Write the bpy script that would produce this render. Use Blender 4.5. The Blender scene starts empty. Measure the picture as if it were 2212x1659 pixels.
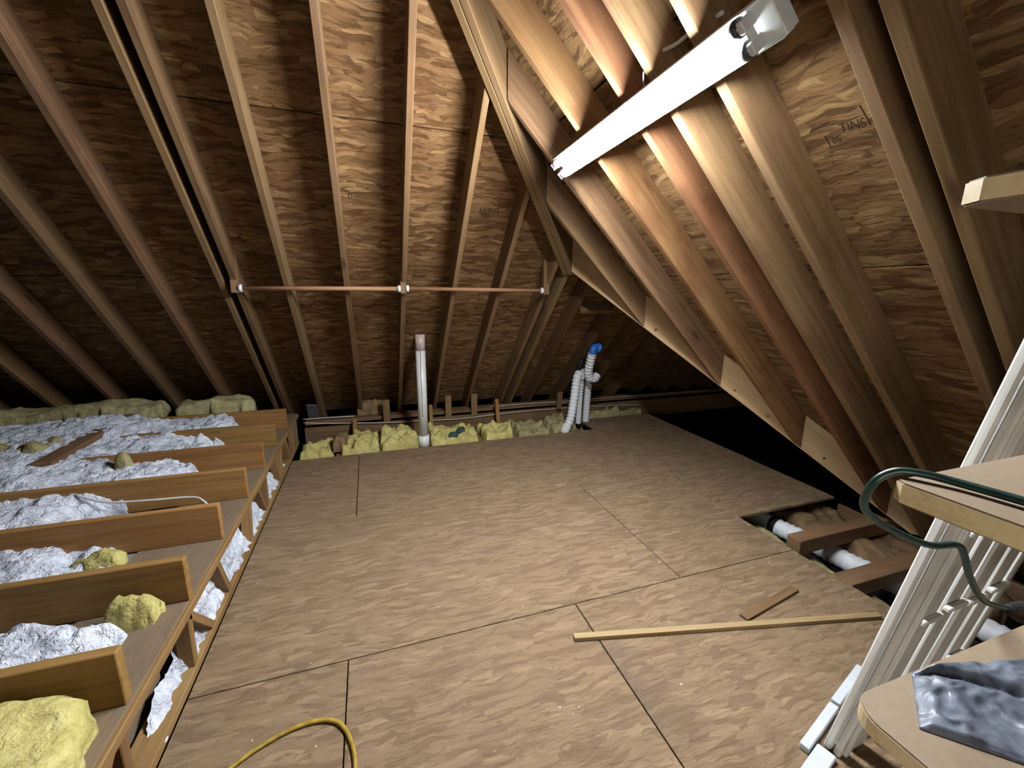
import bpy, bmesh, math, random
import numpy as np
from mathutils import Vector, Matrix, noise as mnoise

random.seed(7)
rng = np.random.default_rng(7)
SC = bpy.context.scene
COL = SC.collection

# ------------------------------------------------------------------ camera, world, exposure
F_PX, YAW, PITCH, ROLL, EYE = 910.0, 0.32526, 0.21575, -0.0086, 1.524
def cam_axes():
    f = Vector((math.sin(YAW)*math.cos(PITCH), math.cos(YAW)*math.cos(PITCH), -math.sin(PITCH)))
    r = Vector((math.cos(YAW), -math.sin(YAW), 0))
    d = f.cross(r)
    r2 = r*math.cos(ROLL)+d*math.sin(ROLL)
    d2 = -r*math.sin(ROLL)+d*math.cos(ROLL)
    return r2, d2, f
_r, _d, _f = cam_axes()
cam_data = bpy.data.cameras.new('camera')
cam = bpy.data.objects.new('camera', cam_data)
COL.objects.link(cam)
cam_data.sensor_fit = 'HORIZONTAL'
cam_data.sensor_width = 36.0
cam_data.lens = F_PX/2212*36.0
cam_data.clip_start = 0.02
cam.matrix_world = Matrix(((_r.x, -_d.x, -_f.x, 0), (_r.y, -_d.y, -_f.y, 0), (_r.z, -_d.z, -_f.z, EYE), (0, 0, 0, 1)))
SC.camera = cam

world = bpy.data.worlds.new('attic_dark')
SC.world = world
world.use_nodes = True
world.node_tree.nodes['Background'].inputs[0].default_value = (0, 0, 0, 1)
world.node_tree.nodes['Background'].inputs[1].default_value = 0.0

SC.view_settings.view_transform = 'Standard'
SC.view_settings.look = 'None'
SC.view_settings.gamma = 1.0
SC.view_settings.use_curve_mapping = False
SC.view_settings.exposure = 0.0
TUBE_STRENGTH = 470.0
TUBE_COLOUR = (0.93, 0.97, 1.0, 1)

# added soft fill, standing in for an unseen opening behind the camera
dl = bpy.data.lights.new('rear_fill_light', 'AREA'); dl.shape = 'RECTANGLE'; dl.size = .8; dl.size_y = 1.7
dl.energy = 19.0; dl.spread = math.radians(115); dl.color = (1.0, .93, .82)
dlo = bpy.data.objects.new('rear_fill_light', dl); COL.objects.link(dlo)
dlo.matrix_world = Matrix.Translation((-1.1, -1.7, .95)) @ Matrix.Rotation(math.radians(-48), 4, 'Z') @ Matrix.Rotation(math.radians(90), 4, 'X')

# ------------------------------------------------------------------ materials
def new_mat(name, rough=0.8, spec=0.3):
    m = bpy.data.materials.new(name); m.use_nodes = True
    b = m.node_tree.nodes['Principled BSDF']
    b.inputs['Roughness'].default_value = rough
    b.inputs['Specular IOR Level'].default_value = spec
    return m, m.node_tree, b
class NT:
    def __init__(s, nt): s.nt = nt
    def n(s, t, **k):
        x = s.nt.nodes.new(t)
        for a, v in k.items(): setattr(x, a, v)
        return x
    def put(s, sock, v):
        if hasattr(v, 'is_output') or isinstance(v, bpy.types.NodeSocket): s.nt.links.new(v, sock)
        elif isinstance(v, (int, float)) and sock.type in ('RGBA',): sock.default_value = (v, v, v, 1)
        elif isinstance(v, tuple) and sock.type == 'RGBA' and len(v) == 3: sock.default_value = (*v, 1)
        else: sock.default_value = v
    def math(s, op, a, b=0.0, c=None, clamp=False):
        x = s.n('ShaderNodeMath', operation=op, use_clamp=clamp)
        s.put(x.inputs[0], a); s.put(x.inputs[1], b)
        if c is not None: s.put(x.inputs[2], c)
        return x.outputs[0]
    def vmath(s, op, a, b):
        x = s.n('ShaderNodeVectorMath', operation=op)
        s.put(x.inputs[0], a); s.put(x.inputs[1], b)
        return x.outputs[0]
    def mix(s, f, a, b, mode='MIX'):
        x = s.n('ShaderNodeMix', data_type='RGBA', blend_type=mode)
        s.put(x.inputs[0], f); s.put(x.inputs[6], a); s.put(x.inputs[7], b)
        return x.outputs[2]
    def mixf(s, f, a, b):
        x = s.n('ShaderNodeMix', data_type='FLOAT')
        s.put(x.inputs[0], f); s.put(x.inputs[2], a); s.put(x.inputs[3], b)
        return x.outputs[0]
    def noise(s, vec, scale, detail=3, rough=0.55, dist=0.0):
        x = s.n('ShaderNodeTexNoise')
        if vec is not None: s.put(x.inputs['Vector'], vec)
        x.inputs['Scale'].default_value = scale; x.inputs['Detail'].default_value = detail
        x.inputs['Roughness'].default_value = rough; x.inputs['Distortion'].default_value = dist
        return x.outputs['Fac'], x.outputs['Color']
    def voro(s, vec, scale, feature='F1', rand=1.0):
        x = s.n('ShaderNodeTexVoronoi', feature=feature)
        s.put(x.inputs['Vector'], vec); x.inputs['Scale'].default_value = scale
        x.inputs['Randomness'].default_value = rand
        return x
    def mapping(s, vec, loc=(0, 0, 0), rot=(0, 0, 0), scale=(1, 1, 1)):
        x = s.n('ShaderNodeMapping')
        s.put(x.inputs['Vector'], vec); s.put(x.inputs['Location'], loc); s.put(x.inputs['Rotation'], rot); s.put(x.inputs['Scale'], scale)
        return x.outputs[0]
    def ramp(s, f, stops, interp='LINEAR'):
        x = s.n('ShaderNodeValToRGB'); cr = x.color_ramp; cr.interpolation = interp
        while len(cr.elements) < len(stops): cr.elements.new(0.5)
        for e, (p, c) in zip(cr.elements, stops):
            e.position = p; e.color = c if len(c) == 4 else (*c, 1)
        s.put(x.inputs[0], f); return x.outputs[0]
    def mapr(s, v, a, b, c=0.0, d=1.0):
        x = s.n('ShaderNodeMapRange'); x.clamp = True
        s.put(x.inputs[0], v)
        for i, q in zip((1, 2, 3, 4), (a, b, c, d)): x.inputs[i].default_value = q
        return x.outputs[0]
    def bump(s, h, strength, dist, normal=None):
        x = s.n('ShaderNodeBump'); x.inputs['Strength'].default_value = strength; x.inputs['Distance'].default_value = dist
        s.put(x.inputs['Height'], h)
        if normal is not None: s.put(x.inputs['Normal'], normal)
        return x.outputs[0]
    def obj_vec(s, rnd=True):
        tc = s.n('ShaderNodeTexCoord').outputs['Object']
        if not rnd: return tc
        r = s.n('ShaderNodeObjectInfo').outputs['Random']
        off = s.n('ShaderNodeCombineXYZ')
        for i, k in enumerate((31.0, 17.0, 53.0)): s.put(off.inputs[i], s.math('MULTIPLY', r, k))
        return s.vmath('ADD', tc, off.outputs[0])

def osb_mat(name, pale, mid, dark, contrast=1.0, dusty=0.0, dust_col=(.4, .33, .25), bump=0.6, dirt=False, strand=(8.5, 40.0)):
    m, nt, b = new_mat(name, 0.85, 0.2); N = NT(nt)
    vec = N.obj_vec()
    wob = N.noise(vec, 4.0, 2)[1]
    wv = N.vmath('ADD', vec, N.vmath('MULTIPLY', N.vmath('SUBTRACT', wob, (.5, .5, .5)), (.11, .10, 0)))
    h = None; tone = None
    for i, (ang, kx, ky) in enumerate(((0.08, 1, 1), (-.6, 1.15, 1.05), (.62, .95, .95), (1.25, 1.3, 1.1))):
        mv = N.mapping(wv, (i*3.7, i*5.1, 0), (0, 0, ang), (strand[0]*kx, strand[1]*ky, 0.0))
        v = N.voro(mv, 1.0); N.nt.nodes[v.name].voronoi_dimensions = '2D'
        sep = N.n('ShaderNodeSeparateColor'); N.put(sep.inputs[0], v.outputs['Color'])
        hi = N.math('SUBTRACT', sep.outputs[1], N.math('MULTIPLY', v.outputs['Distance'], 0.25))
        if i == 3: hi = N.math('SUBTRACT', hi, 0.08)
        ti = sep.outputs[0]
        if h is None: h, tone = hi, ti
        else:
            g = N.math('GREATER_THAN', hi, h)
            tone = N.mixf(g, tone, ti); h = N.math('MAXIMUM', h, hi)
    fib = N.noise(N.mapping(wv, (0, 0, 0), (0, 0, .05), (8, 150, 1)), 1.0, 2)[0]
    tone = N.math('ADD', tone, N.math('MULTIPLY', N.math('SUBTRACT', fib, .5), .7))
    big = N.noise(vec, 1.1, 2)[0]
    t = N.math('ADD', N.math('MULTIPLY', N.math('SUBTRACT', tone, .5), contrast), .5)
    t = N.math('ADD', t, N.math('MULTIPLY', N.math('SUBTRACT', big, .5), .5))
    col = N.ramp(t, [(0.0, dark), (.32, mid), (.72, mid), (1.0, pale)])
    low = N.mapr(h, .40, .68)
    col = N.mix(N.math('MULTIPLY', N.math('SUBTRACT', 1.0, low), .85*contrast), col, dark)
    fleck = N.mapr(N.noise(N.mapping(vec, (0, 0, 0), (0, 0, .2), (14, 60, 1)), 1.0, 1)[0], .68, .72)
    col = N.mix(N.math('MULTIPLY', fleck, .6*contrast), col, tuple(c*.6 for c in dark))
    rd = N.noise(N.mapping(wv, (3, 1, 0), (0, 0, -.1), (10, 62, 1)), 1.0, 2, .5, .6)[0]
    rdg = N.mapr(N.math('ABSOLUTE', N.math('SUBTRACT', rd, .5)), .0, .045, 1, 0)
    rdm = N.mapr(N.noise(vec, 5.0, 2)[0], .42, .6)
    col = N.mix(N.math('MULTIPLY', N.math('MULTIPLY', rdg, rdm), .6), col, tuple(c*.7 for c in dark))
    if dusty:
        col = N.mix(dusty, col, (*dust_col, 1))
    if dirt:
        geo = N.n('ShaderNodeNewGeometry').outputs['Position']
        sp = N.n('ShaderNodeSeparateXYZ'); N.put(sp.inputs[0], geo)
        nz = N.noise(geo, 7.0, 3)[0]; nf = N.noise(geo, 38.0, 2)[0]
        # dirt trodden into the worn joint between the two near sheets
        dx = N.math('SUBTRACT', sp.outputs[0], N.math('ADD', .895, N.math('MULTIPLY', N.math('SUBTRACT', nz, .5), .03)))
        band = N.math('MULTIPLY', N.mapr(dx, -.012, .004), N.mapr(dx, .02, .17, 1, 0))
        yy = N.math('MULTIPLY', N.mapr(sp.outputs[1], .75, 1.05), N.mapr(sp.outputs[1], 1.30, 1.42, 1, 0))
        band = N.math('MULTIPLY', N.math('MULTIPLY', band, yy), N.mapr(nz, .25, .6))
        col = N.mix(N.math('MULTIPLY', band, .62), col, (.10, .07, .055, 1))
        spots = N.math('MULTIPLY', N.mapr(nf, .64, .70), N.mapr(nz, .5, .6))
        col = N.mix(N.math('MULTIPLY', spots, .6), col, (.09, .055, .03, 1))
    N.put(b.inputs['Base Color'], col)
    hh = N.noise(N.mapping(vec, (0, 0, 0), (0, 0, .15), (10, 52, 1)), 1.0, 3, .6, .8)[0]
    N.put(b.inputs['Normal'], N.bump(hh, bump, .008))
    return m

def wood_mat(name, pale, mid, dark, stain=0.25, bump=0.25, rough=.75, knots=True, spec=.25):
    m, nt, b = new_mat(name, rough, spec); N = NT(nt)
    vec = N.obj_vec()
    warp = N.noise(N.mapping(vec, scale=(1.2, 6, 6)), 1.0, 2)[1]
    wv = N.vmath('ADD', vec, N.vmath('MULTIPLY', N.vmath('SUBTRACT', warp, (.5, .5, .5)), (0, .05, .05)))
    g1 = N.noise(N.mapping(wv, scale=(1.4, 40, 40)), 1.0, 4, .6)[0]
    g2 = N.noise(N.mapping(wv, scale=(4, 170, 170)), 1.0, 2)[0]
    big = N.noise(N.mapping(vec, scale=(1.6, 5, 5)), 1.0, 3)[0]
    t = N.math('ADD', N.math('MULTIPLY', g1, .55), N.math('ADD', N.math('MULTIPLY', g2, .2), N.math('MULTIPLY', big, .3)))
    col = N.ramp(t, [(.32, dark), (.5, mid), (.68, pale)])
    ir = N.n('ShaderNodeObjectInfo').outputs['Random']
    hs = N.n('ShaderNodeHueSaturation'); N.put(hs.inputs['Color'], col)
    N.put(hs.inputs['Value'], N.mapr(ir, 0, 1, .86, 1.12)); N.put(hs.inputs['Hue'], N.mapr(N.math('FRACT', N.math('MULTIPLY', ir, 7.3)), 0, 1, .492, .506))
    col = hs.outputs[0]
    st = N.mapr(N.noise(N.mapping(vec, scale=(1.8, 3, 3)), 1.0, 4, .6)[0], .53, .72)
    col = N.mix(N.math('MULTIPLY', st, stain), col, dark)
    h = t
    if knots:
        kv = N.voro(N.mapping(vec, scale=(2.3, 9, 9)), 1.0)
        ks = N.n('ShaderNodeSeparateColor'); N.put(ks.inputs[0], kv.outputs['Color'])
        k = N.math('MULTIPLY', N.mapr(kv.outputs['Distance'], .06, .17, 1, 0), N.math('GREATER_THAN', ks.outputs[0], .62))
        kd = tuple(c*.42 for c in dark[:3])
        col = N.mix(N.math('MULTIPLY', k, .8), col, (*kd, 1))
    N.put(b.inputs['Base Color'], col)
    N.put(b.inputs['Normal'], N.bump(h, bump, .004))
    return m

def fluff_mat(name, pale, mid, dark, scale=30, bump=.9, dist=.02):
    m, nt, b = new_mat(name, 1.0, 0.05); N = NT(nt)
    vec = N.n('ShaderNodeNewGeometry').outputs['Position']
    a = N.noise(vec, scale, 5, .65, .6)[0]; c = N.noise(vec, scale*.22, 3)[0]
    t = N.math('ADD', N.math('MULTIPLY', a, .6), N.math('MULTIPLY', c, .4))
    N.put(b.inputs['Base Color'], N.ramp(t, [(.32, dark), (.5, mid), (.64, pale)]))
    N.put(b.inputs['Normal'], N.bump(N.math('ADD', a, N.math('MULTIPLY', N.noise(vec, scale*4, 3)[0], .4)), bump, dist))
    return m

def plain_mat(name, col, rough=.6, spec=.4, metal=0.0, var=.08, scale=20, bump=0.0):
    m, nt, b = new_mat(name, rough, spec); N = NT(nt)
    b.inputs['Metallic'].default_value = metal
    vec = N.n('ShaderNodeTexCoord').outputs['Object']
    f = N.noise(vec, scale, 3)[0]
    d = tuple(c*(1-var*2) for c in col[:3]); p = tuple(min(1, c*(1+var)) for c in col[:3])
    N.put(b.inputs['Base Color'], N.ramp(f, [(.3, d), (.7, p)]))
    if bump: N.put(b.inputs['Normal'], N.bump(f, bump, .004))
    return m

M = {}
M['roof_osb'] = osb_mat('roof_strand_board', (0.246, 0.150, 0.068), (0.159, 0.085, 0.035), (0.076, 0.035, 0.011), 1.05, bump=1.0)
M['roof_osb2'] = osb_mat('right_roof_strand_board', (0.241, 0.158, 0.073), (0.160, 0.092, 0.038), (0.074, 0.036, 0.013), 1.05, bump=1.0)
M['deck_osb'] = osb_mat('deck_strand_board', (0.253, 0.177, 0.102), (0.200, 0.133, 0.075), (0.123, 0.077, 0.042), 1.0, .24, (0.190, 0.132, 0.086), 1.4, dirt=True, strand=(8.5, 46))
M['ledge_osb'] = osb_mat('ledge_strand_board', (0.209, 0.154, 0.102), (0.164, 0.115, 0.071), (0.112, 0.073, 0.042), .5, .35, (0.157, 0.119, 0.083), .4)
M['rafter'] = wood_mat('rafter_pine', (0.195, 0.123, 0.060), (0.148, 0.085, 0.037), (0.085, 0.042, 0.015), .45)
M['rafter_dark'] = wood_mat('shaded_rafter_pine', (0.125, 0.075, 0.034), (0.091, 0.048, 0.021), (0.048, 0.022, 0.009), .55)  # rafter pine darkened: shade of the dim bays put into its colour
M['jack'] = wood_mat('jack_rafter_pine', (0.234, 0.150, 0.077), (0.185, 0.109, 0.053), (0.095, 0.043, 0.018), .6)
M['jack_stained'] = wood_mat('water_stained_rafter', (0.241, 0.130, 0.058), (0.191, 0.094, 0.040), (0.098, 0.037, 0.014), 1.0)
M['pale'] = wood_mat('pale_pine', (0.349, 0.255, 0.140), (0.295, 0.202, 0.101), (0.198, 0.120, 0.050), .2)
M['joist'] = wood_mat('brown_joist', (0.293, 0.162, 0.056), (0.222, 0.115, 0.035), (0.116, 0.054, 0.014), .35)
M['truss'] = wood_mat('orange_truss', (0.246, 0.149, 0.062), (0.189, 0.106, 0.040), (0.107, 0.051, 0.017), .3)
M['old'] = wood_mat('old_board', (0.199, 0.120, 0.064), (0.151, 0.084, 0.041), (0.076, 0.038, 0.017), .5)
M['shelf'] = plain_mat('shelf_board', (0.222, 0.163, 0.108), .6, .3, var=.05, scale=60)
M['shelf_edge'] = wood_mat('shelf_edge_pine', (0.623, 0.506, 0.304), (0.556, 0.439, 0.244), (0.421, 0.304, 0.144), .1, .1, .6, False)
M['white_fluff'] = fluff_mat('blown_fluff', (0.797, 0.826, 0.908), (0.649, 0.677, 0.770), (0.333, 0.343, 0.399), 26, 1.0, .03)
M['yellow_fluff'] = fluff_mat('yellow_batt', (0.567, 0.514, 0.225), (0.454, 0.395, 0.145), (0.255, 0.208, 0.072), 18, .8, .02)
M['pale_yellow_fluff'] = fluff_mat('faded_yellow_batt', (0.384, 0.347, 0.186), (0.285, 0.248, 0.124), (0.161, 0.130, 0.062), 18, .8, .02)
M['brown_paper'] = plain_mat('brown_kraft_paper', (0.186, 0.118, 0.062), .85, .1, var=.2, scale=14, bump=.4)
M['pvc'] = plain_mat('white_pvc', (0.620, 0.620, 0.605), .35, .5, var=.05, scale=9)
M['pvc_pink'] = plain_mat('primer_stained_pvc', (0.496, 0.372, 0.347), .35, .5, var=.06, scale=9)
M['duct'] = plain_mat('white_flex_duct', (0.643, 0.659, 0.694), .5, .4, var=.06, scale=25)
M['blue'] = plain_mat('blue_plastic', (.03, .16, .62), .35, .5, var=.1)
M['black'] = plain_mat('black_plastic', (.010, .010, .012), .65, .3, var=.2)
M['white_wire'] = plain_mat('white_cable', (0.434, 0.409, 0.347), .5, .4, var=.06)
M['bright_wire'] = plain_mat('bright_white_cable', (0.508, 0.496, 0.471), .5, .4, var=.05)
M['green'] = plain_mat('dark_green_cord', (0.007, 0.033, 0.027), .4, .5, var=.25, scale=40)
M['yellow_cord'] = plain_mat('yellow_cord', (0.310, 0.205, 0.028), .5, .4, var=.2, scale=30)
M['white_paint'] = plain_mat('white_painted_metal', (0.834, 0.853, 0.874), .4, .5, var=.03)
M['grey_paint'] = plain_mat('grey_end_plate', (0.595, 0.626, 0.626), .45, .5, var=.04)
M['chrome'] = plain_mat('dull_metal', (0.279, 0.279, 0.285), .35, .5, metal=.9, var=.05)
M['dark_ring'] = plain_mat('dark_lamp_holder', (0.031, 0.034, 0.037), .4, .5, var=.1)
M['white_plastic'] = plain_mat('white_plastic', (0.527, 0.533, 0.546), .35, .5, var=.03)
M['rod'] = wood_mat('wooden_dowel', (0.298, 0.167, 0.087), (0.248, 0.130, 0.065), (0.161, 0.077, 0.037), .15, .1, .6, False)
M['trim'] = plain_mat('white_primed_trim', (0.455, 0.480, 0.518), .55, .35, var=.03, scale=12)
M['ink'] = plain_mat('black_ink', (.03, .022, .016), .9, .05, var=.2)
M['grey_ink'] = plain_mat('grey_print', (0.155, 0.155, 0.161), .8, .1, var=.2)
M['dark_void'] = plain_mat('shade_black_base', (.018, .016, .015), .95, .05, var=.3)  # near-black base: shade of the unlit wing floor put into its colour
M['drywall'] = plain_mat('grey_drywall_back', (.18, .165, .145), .9, .1, var=.15, scale=5)
M['green_scrap'] = plain_mat('dark_green_scrap', (.02, .05, .04), .7, .3, var=.3)
def paint_slat():
    m, nt, b = new_mat('flaking_white_paint', .5, .4); N = NT(nt)
    vec = N.obj_vec()
    t = N.noise(N.mapping(vec, scale=(3, 70, 70)), 1.0, 3)[0]
    col = N.ramp(t, [(.3, (.50, .50, .49)), (.6, (.68, .68, .66))])
    w = N.mapr(N.noise(N.mapping(vec, scale=(3, 26, 26)), 1.0, 4, .7)[0], .62, .70)
    col = N.mix(N.math('MULTIPLY', w, .55), col, (.34, .27, .20, 1))
    N.put(b.inputs['Base Color'], col); N.put(b.inputs['Normal'], N.bump(t, .2, .002))
    return m
M['slat'] = paint_slat()
def film():
    m, nt, b = new_mat('wrinkled_black_plastic', .42, .5); N = NT(nt)
    vec = N.n('ShaderNodeTexCoord').outputs['Object']
    a = N.noise(vec, 22, 4, .5, 1.2)[0]
    N.put(b.inputs['Base Color'], N.ramp(a, [(.35, (.045, .052, .07)), (.6, (.12, .135, .17))]))
    N.put(b.inputs['Normal'], N.bump(a, .35, .008))
    return m
M['bag'] = film()
def tube_mat():
    m = bpy.data.materials.new('glowing_tube'); m.use_nodes = True
    nt = m.node_tree; nt.nodes.clear()
    e = nt.nodes.new('ShaderNodeEmission'); o = nt.nodes.new('ShaderNodeOutputMaterial')
    e.inputs[0].default_value = TUBE_COLOUR; e.inputs[1].default_value = TUBE_STRENGTH
    nt.links.new(e.outputs[0], o.inputs[0]); return m
M['glow'] = tube_mat()

# ------------------------------------------------------------------ helpers
WM = {}
def link(o, mw=None, parent=None):
    COL.objects.link(o)
    mw = mw if mw is not None else Matrix.Identity(4)
    WM[o.name] = mw
    if parent is not None:
        o.parent = parent
        o.matrix_basis = WM[parent.name].inverted() @ mw
    else:
        o.matrix_basis = mw
    return o
def tag(o, label=None, cat=None, group=None, kind=None):
    if label: o['label'] = label
    if cat: o['category'] = cat
    if group: o['group'] = group
    if kind: o['kind'] = kind
    return o
def empty(name, loc=(0, 0, 0), label=None, cat=None, group=None, kind=None):
    o = bpy.data.objects.new(name, None); o.empty_display_size = .05
    link(o, Matrix.Translation(Vector(loc))); return tag(o, label, cat, group, kind)
def mk(name, verts, faces, mat, parent=None, mw=None, smooth=False, mats=None, fm=None):
    me = bpy.data.meshes.new(name)
    me.from_pydata([tuple(v) for v in verts], [], [tuple(f) for f in faces])
    for x in (mats or [mat]): me.materials.append(x)
    if fm is not None: me.polygons.foreach_set('material_index', fm)
    if smooth: me.polygons.foreach_set('use_smooth', [True]*len(me.polygons))
    me.update()
    return link(bpy.data.objects.new(name, me), mw, parent)
def frame(origin, x, z):
    x = Vector(x).normalized(); z = Vector(z); z = (z - x*z.dot(x)).normalized(); y = z.cross(x)
    o = Vector(origin)
    return Matrix(((x.x, y.x, z.x, o.x), (x.y, y.y, z.y, o.y), (x.z, y.z, z.z, o.z), (0, 0, 0, 1)))
def beam(name, A, B, w, d, up, mat, parent=None, cutA=None, cutB=None, bev=.003):
    """A board from A to B; w across, d along up; ends cut square or by planes (n, c): n.x = c."""
    A = Vector(A); B = Vector(B); mw = frame(A, B-A, up); L = (B-A).length
    inv = mw.inverted(); R = mw.to_3x3()
    def xcut(cut, y, z, x0):
        if cut is None: return x0
        n, c = Vector(cut[0]), cut[1]
        p = mw @ Vector((0, y, z)); dr = R @ Vector((1, 0, 0))
        return (c - n.dot(p))/n.dot(dr)
    vs = []
    for cut, x0 in ((cutA, 0.0), (cutB, L)):
        for y, z in ((-w/2, -d/2), (w/2, -d/2), (w/2, d/2), (-w/2, d/2)):
            vs.append((xcut(cut, y, z, x0), y, z))
    bm = bmesh.new()
    bv = [bm.verts.new(v) for v in vs]
    for f in ((3, 2, 1, 0), (4, 5, 6, 7), (0, 1, 5, 4), (1, 2, 6, 5), (2, 3, 7, 6), (3, 0, 4, 7)): bm.faces.new([bv[i] for i in f])
    if bev: bmesh.ops.bevel(bm, geom=list(bm.edges), offset=min(bev, w*.2, d*.2), segments=1, affect='EDGES', clamp_overlap=True)
    bmesh.ops.recalc_face_normals(bm, faces=list(bm.faces))
    me = bpy.data.meshes.new(name); bm.to_mesh(me); bm.free(); me.materials.append(mat)
    return link(bpy.data.objects.new(name, me), mw, parent)
def box(name, lo, hi, mat, parent=None, bev=.003):
    lo = Vector(lo); hi = Vector(hi); s = hi-lo; c = (lo+hi)/2
    ax = max(range(3), key=lambda i: s[i])
    if ax == 0: return beam(name, (lo.x, c.y, c.z), (hi.x, c.y, c.z), s.y, s.z, (0, 0, 1), mat, parent, bev=bev)
    if ax == 1: return beam(name, (c.x, lo.y, c.z), (c.x, hi.y, c.z), s.x, s.z, (0, 0, 1), mat, parent, bev=bev)
    return beam(name, (c.x, c.y, lo.z), (c.x, c.y, hi.z), s.y, s.x, (1, 0, 0), mat, parent, bev=bev)
def clip(poly, a, b, c):
    """keep a*u + b*v <= c"""
    out = []
    for i, p in enumerate(poly):
        q = poly[(i+1) % len(poly)]
        dp = a*p[0]+b*p[1]-c; dq = a*q[0]+b*q[1]-c
        if dp <= 0: out.append(p)
        if (dp < 0 < dq) or (dq < 0 < dp):
            t = dp/(dp-dq); out.append((p[0]+t*(q[0]-p[0]), p[1]+t*(q[1]-p[1])))
    return out
def panel(name, poly, th, mat, mw, parent, bev=.002):
    """polygon in the local xy plane, thickness th downwards (local -z)"""
    if len(poly) < 3: return None
    n = len(poly); cx = sum(p[0] for p in poly)/n; cy = sum(p[1] for p in poly)/n
    pl = [(p[0]-cx, p[1]-cy) for p in poly]
    bm = bmesh.new()
    top = [bm.verts.new((x, y, 0)) for x, y in pl]; bot = [bm.verts.new((x, y, -th)) for x, y in pl]
    ft = bm.faces.new(top); bm.faces.new(list(reversed(bot)))
    for i in range(n): bm.faces.new((top[i], bot[i], bot[(i+1) % n], top[(i+1) % n]))
    bmesh.ops.recalc_face_normals(bm, faces=list(bm.faces))
    if bev: bmesh.ops.bevel(bm, geom=[e for e in ft.edges], offset=bev, segments=1, affect='EDGES', clamp_overlap=True)
    me = bpy.data.meshes.new(name); bm.to_mesh(me); bm.free(); me.materials.append(mat)
    return link(bpy.data.objects.new(name, me), mw @ Matrix.Translation((cx, cy, 0)), parent)
def spline(pts, n=8):
    P = [Vector(p) for p in pts]; out = []
    P = [P[0]*2-P[1]] + P + [P[-1]*2-P[-2]]
    for i in range(1, len(P)-2):
        a, b, c, d = P[i-1:i+3]
        for k in range(n):
            t = k/n
            out.append(.5*((2*b)+(c-a)*t+(2*a-5*b+4*c-d)*t*t+(3*b-a-3*c+d)*t**3))
    out.append(P[-2]); return out
def sweep(name, path, rad, mat, parent=None, seg=10, cap=True, base=None):
    """round sweep; rad a number or a function of the arc length"""
    path = [Vector(p) for p in path]
    base = Vector(base) if base is not None else path[0].copy()
    T = []
    for i in range(len(path)):
        a = path[max(0, i-1)]; b = path[min(len(path)-1, i+1)]; T.append((b-a).normalized())
    up = Vector((0, 0, 1)) if abs(T[0].z) < .9 else Vector((1, 0, 0))
    u = (up - T[0]*up.dot(T[0])).normalized()
    vs = []; fs = []; s = 0.0
    for i, p in enumerate(path):
        if i: s += (p-path[i-1]).length
        u = (u - T[i]*u.dot(T[i])).normalized(); v = T[i].cross(u)
        r = rad(s) if callable(rad) else rad
        for k in range(seg):
            a = 2*math.pi*k/seg; vs.append(p+(u*math.cos(a)+v*math.sin(a))*r-base)
    for i in range(len(path)-1):
        for k in range(seg):
            k2 = (k+1) % seg; fs.append((i*seg+k, i*seg+k2, (i+1)*seg+k2, (i+1)*seg+k))
    if cap:
        fs.append(tuple(reversed(range(seg)))); fs.append(tuple(range((len(path)-1)*seg, len(path)*seg)))
    return mk(name, vs, fs, mat, parent, Matrix.Translation(base), True)
def ring(name, a, b, r0, r1, mat, parent=None, seg=16):
    """hollow pipe from a to b"""
    a = Vector(a); b = Vector(b); t = (b-a).normalized()
    up = Vector((0, 0, 1)) if abs(t.z) < .9 else Vector((1, 0, 0)); u = (up-t*up.dot(t)).normalized(); v = t.cross(u)
    vs = []; fs = []
    for p, r in ((a, r0), (b, r0), (b, r1), (a, r1)):
        for k in range(seg):
            q = 2*math.pi*k/seg; vs.append(p+(u*math.cos(q)+v*math.sin(q))*r-a)
    for j in range(4):
        for k in range(seg):
            k2 = (k+1) % seg; j2 = (j+1) % 4; fs.append((j*seg+k, j*seg+k2, j2*seg+k2, j2*seg+k))
    return mk(name, vs, fs, mat, parent, Matrix.Translation(a), True)

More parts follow.
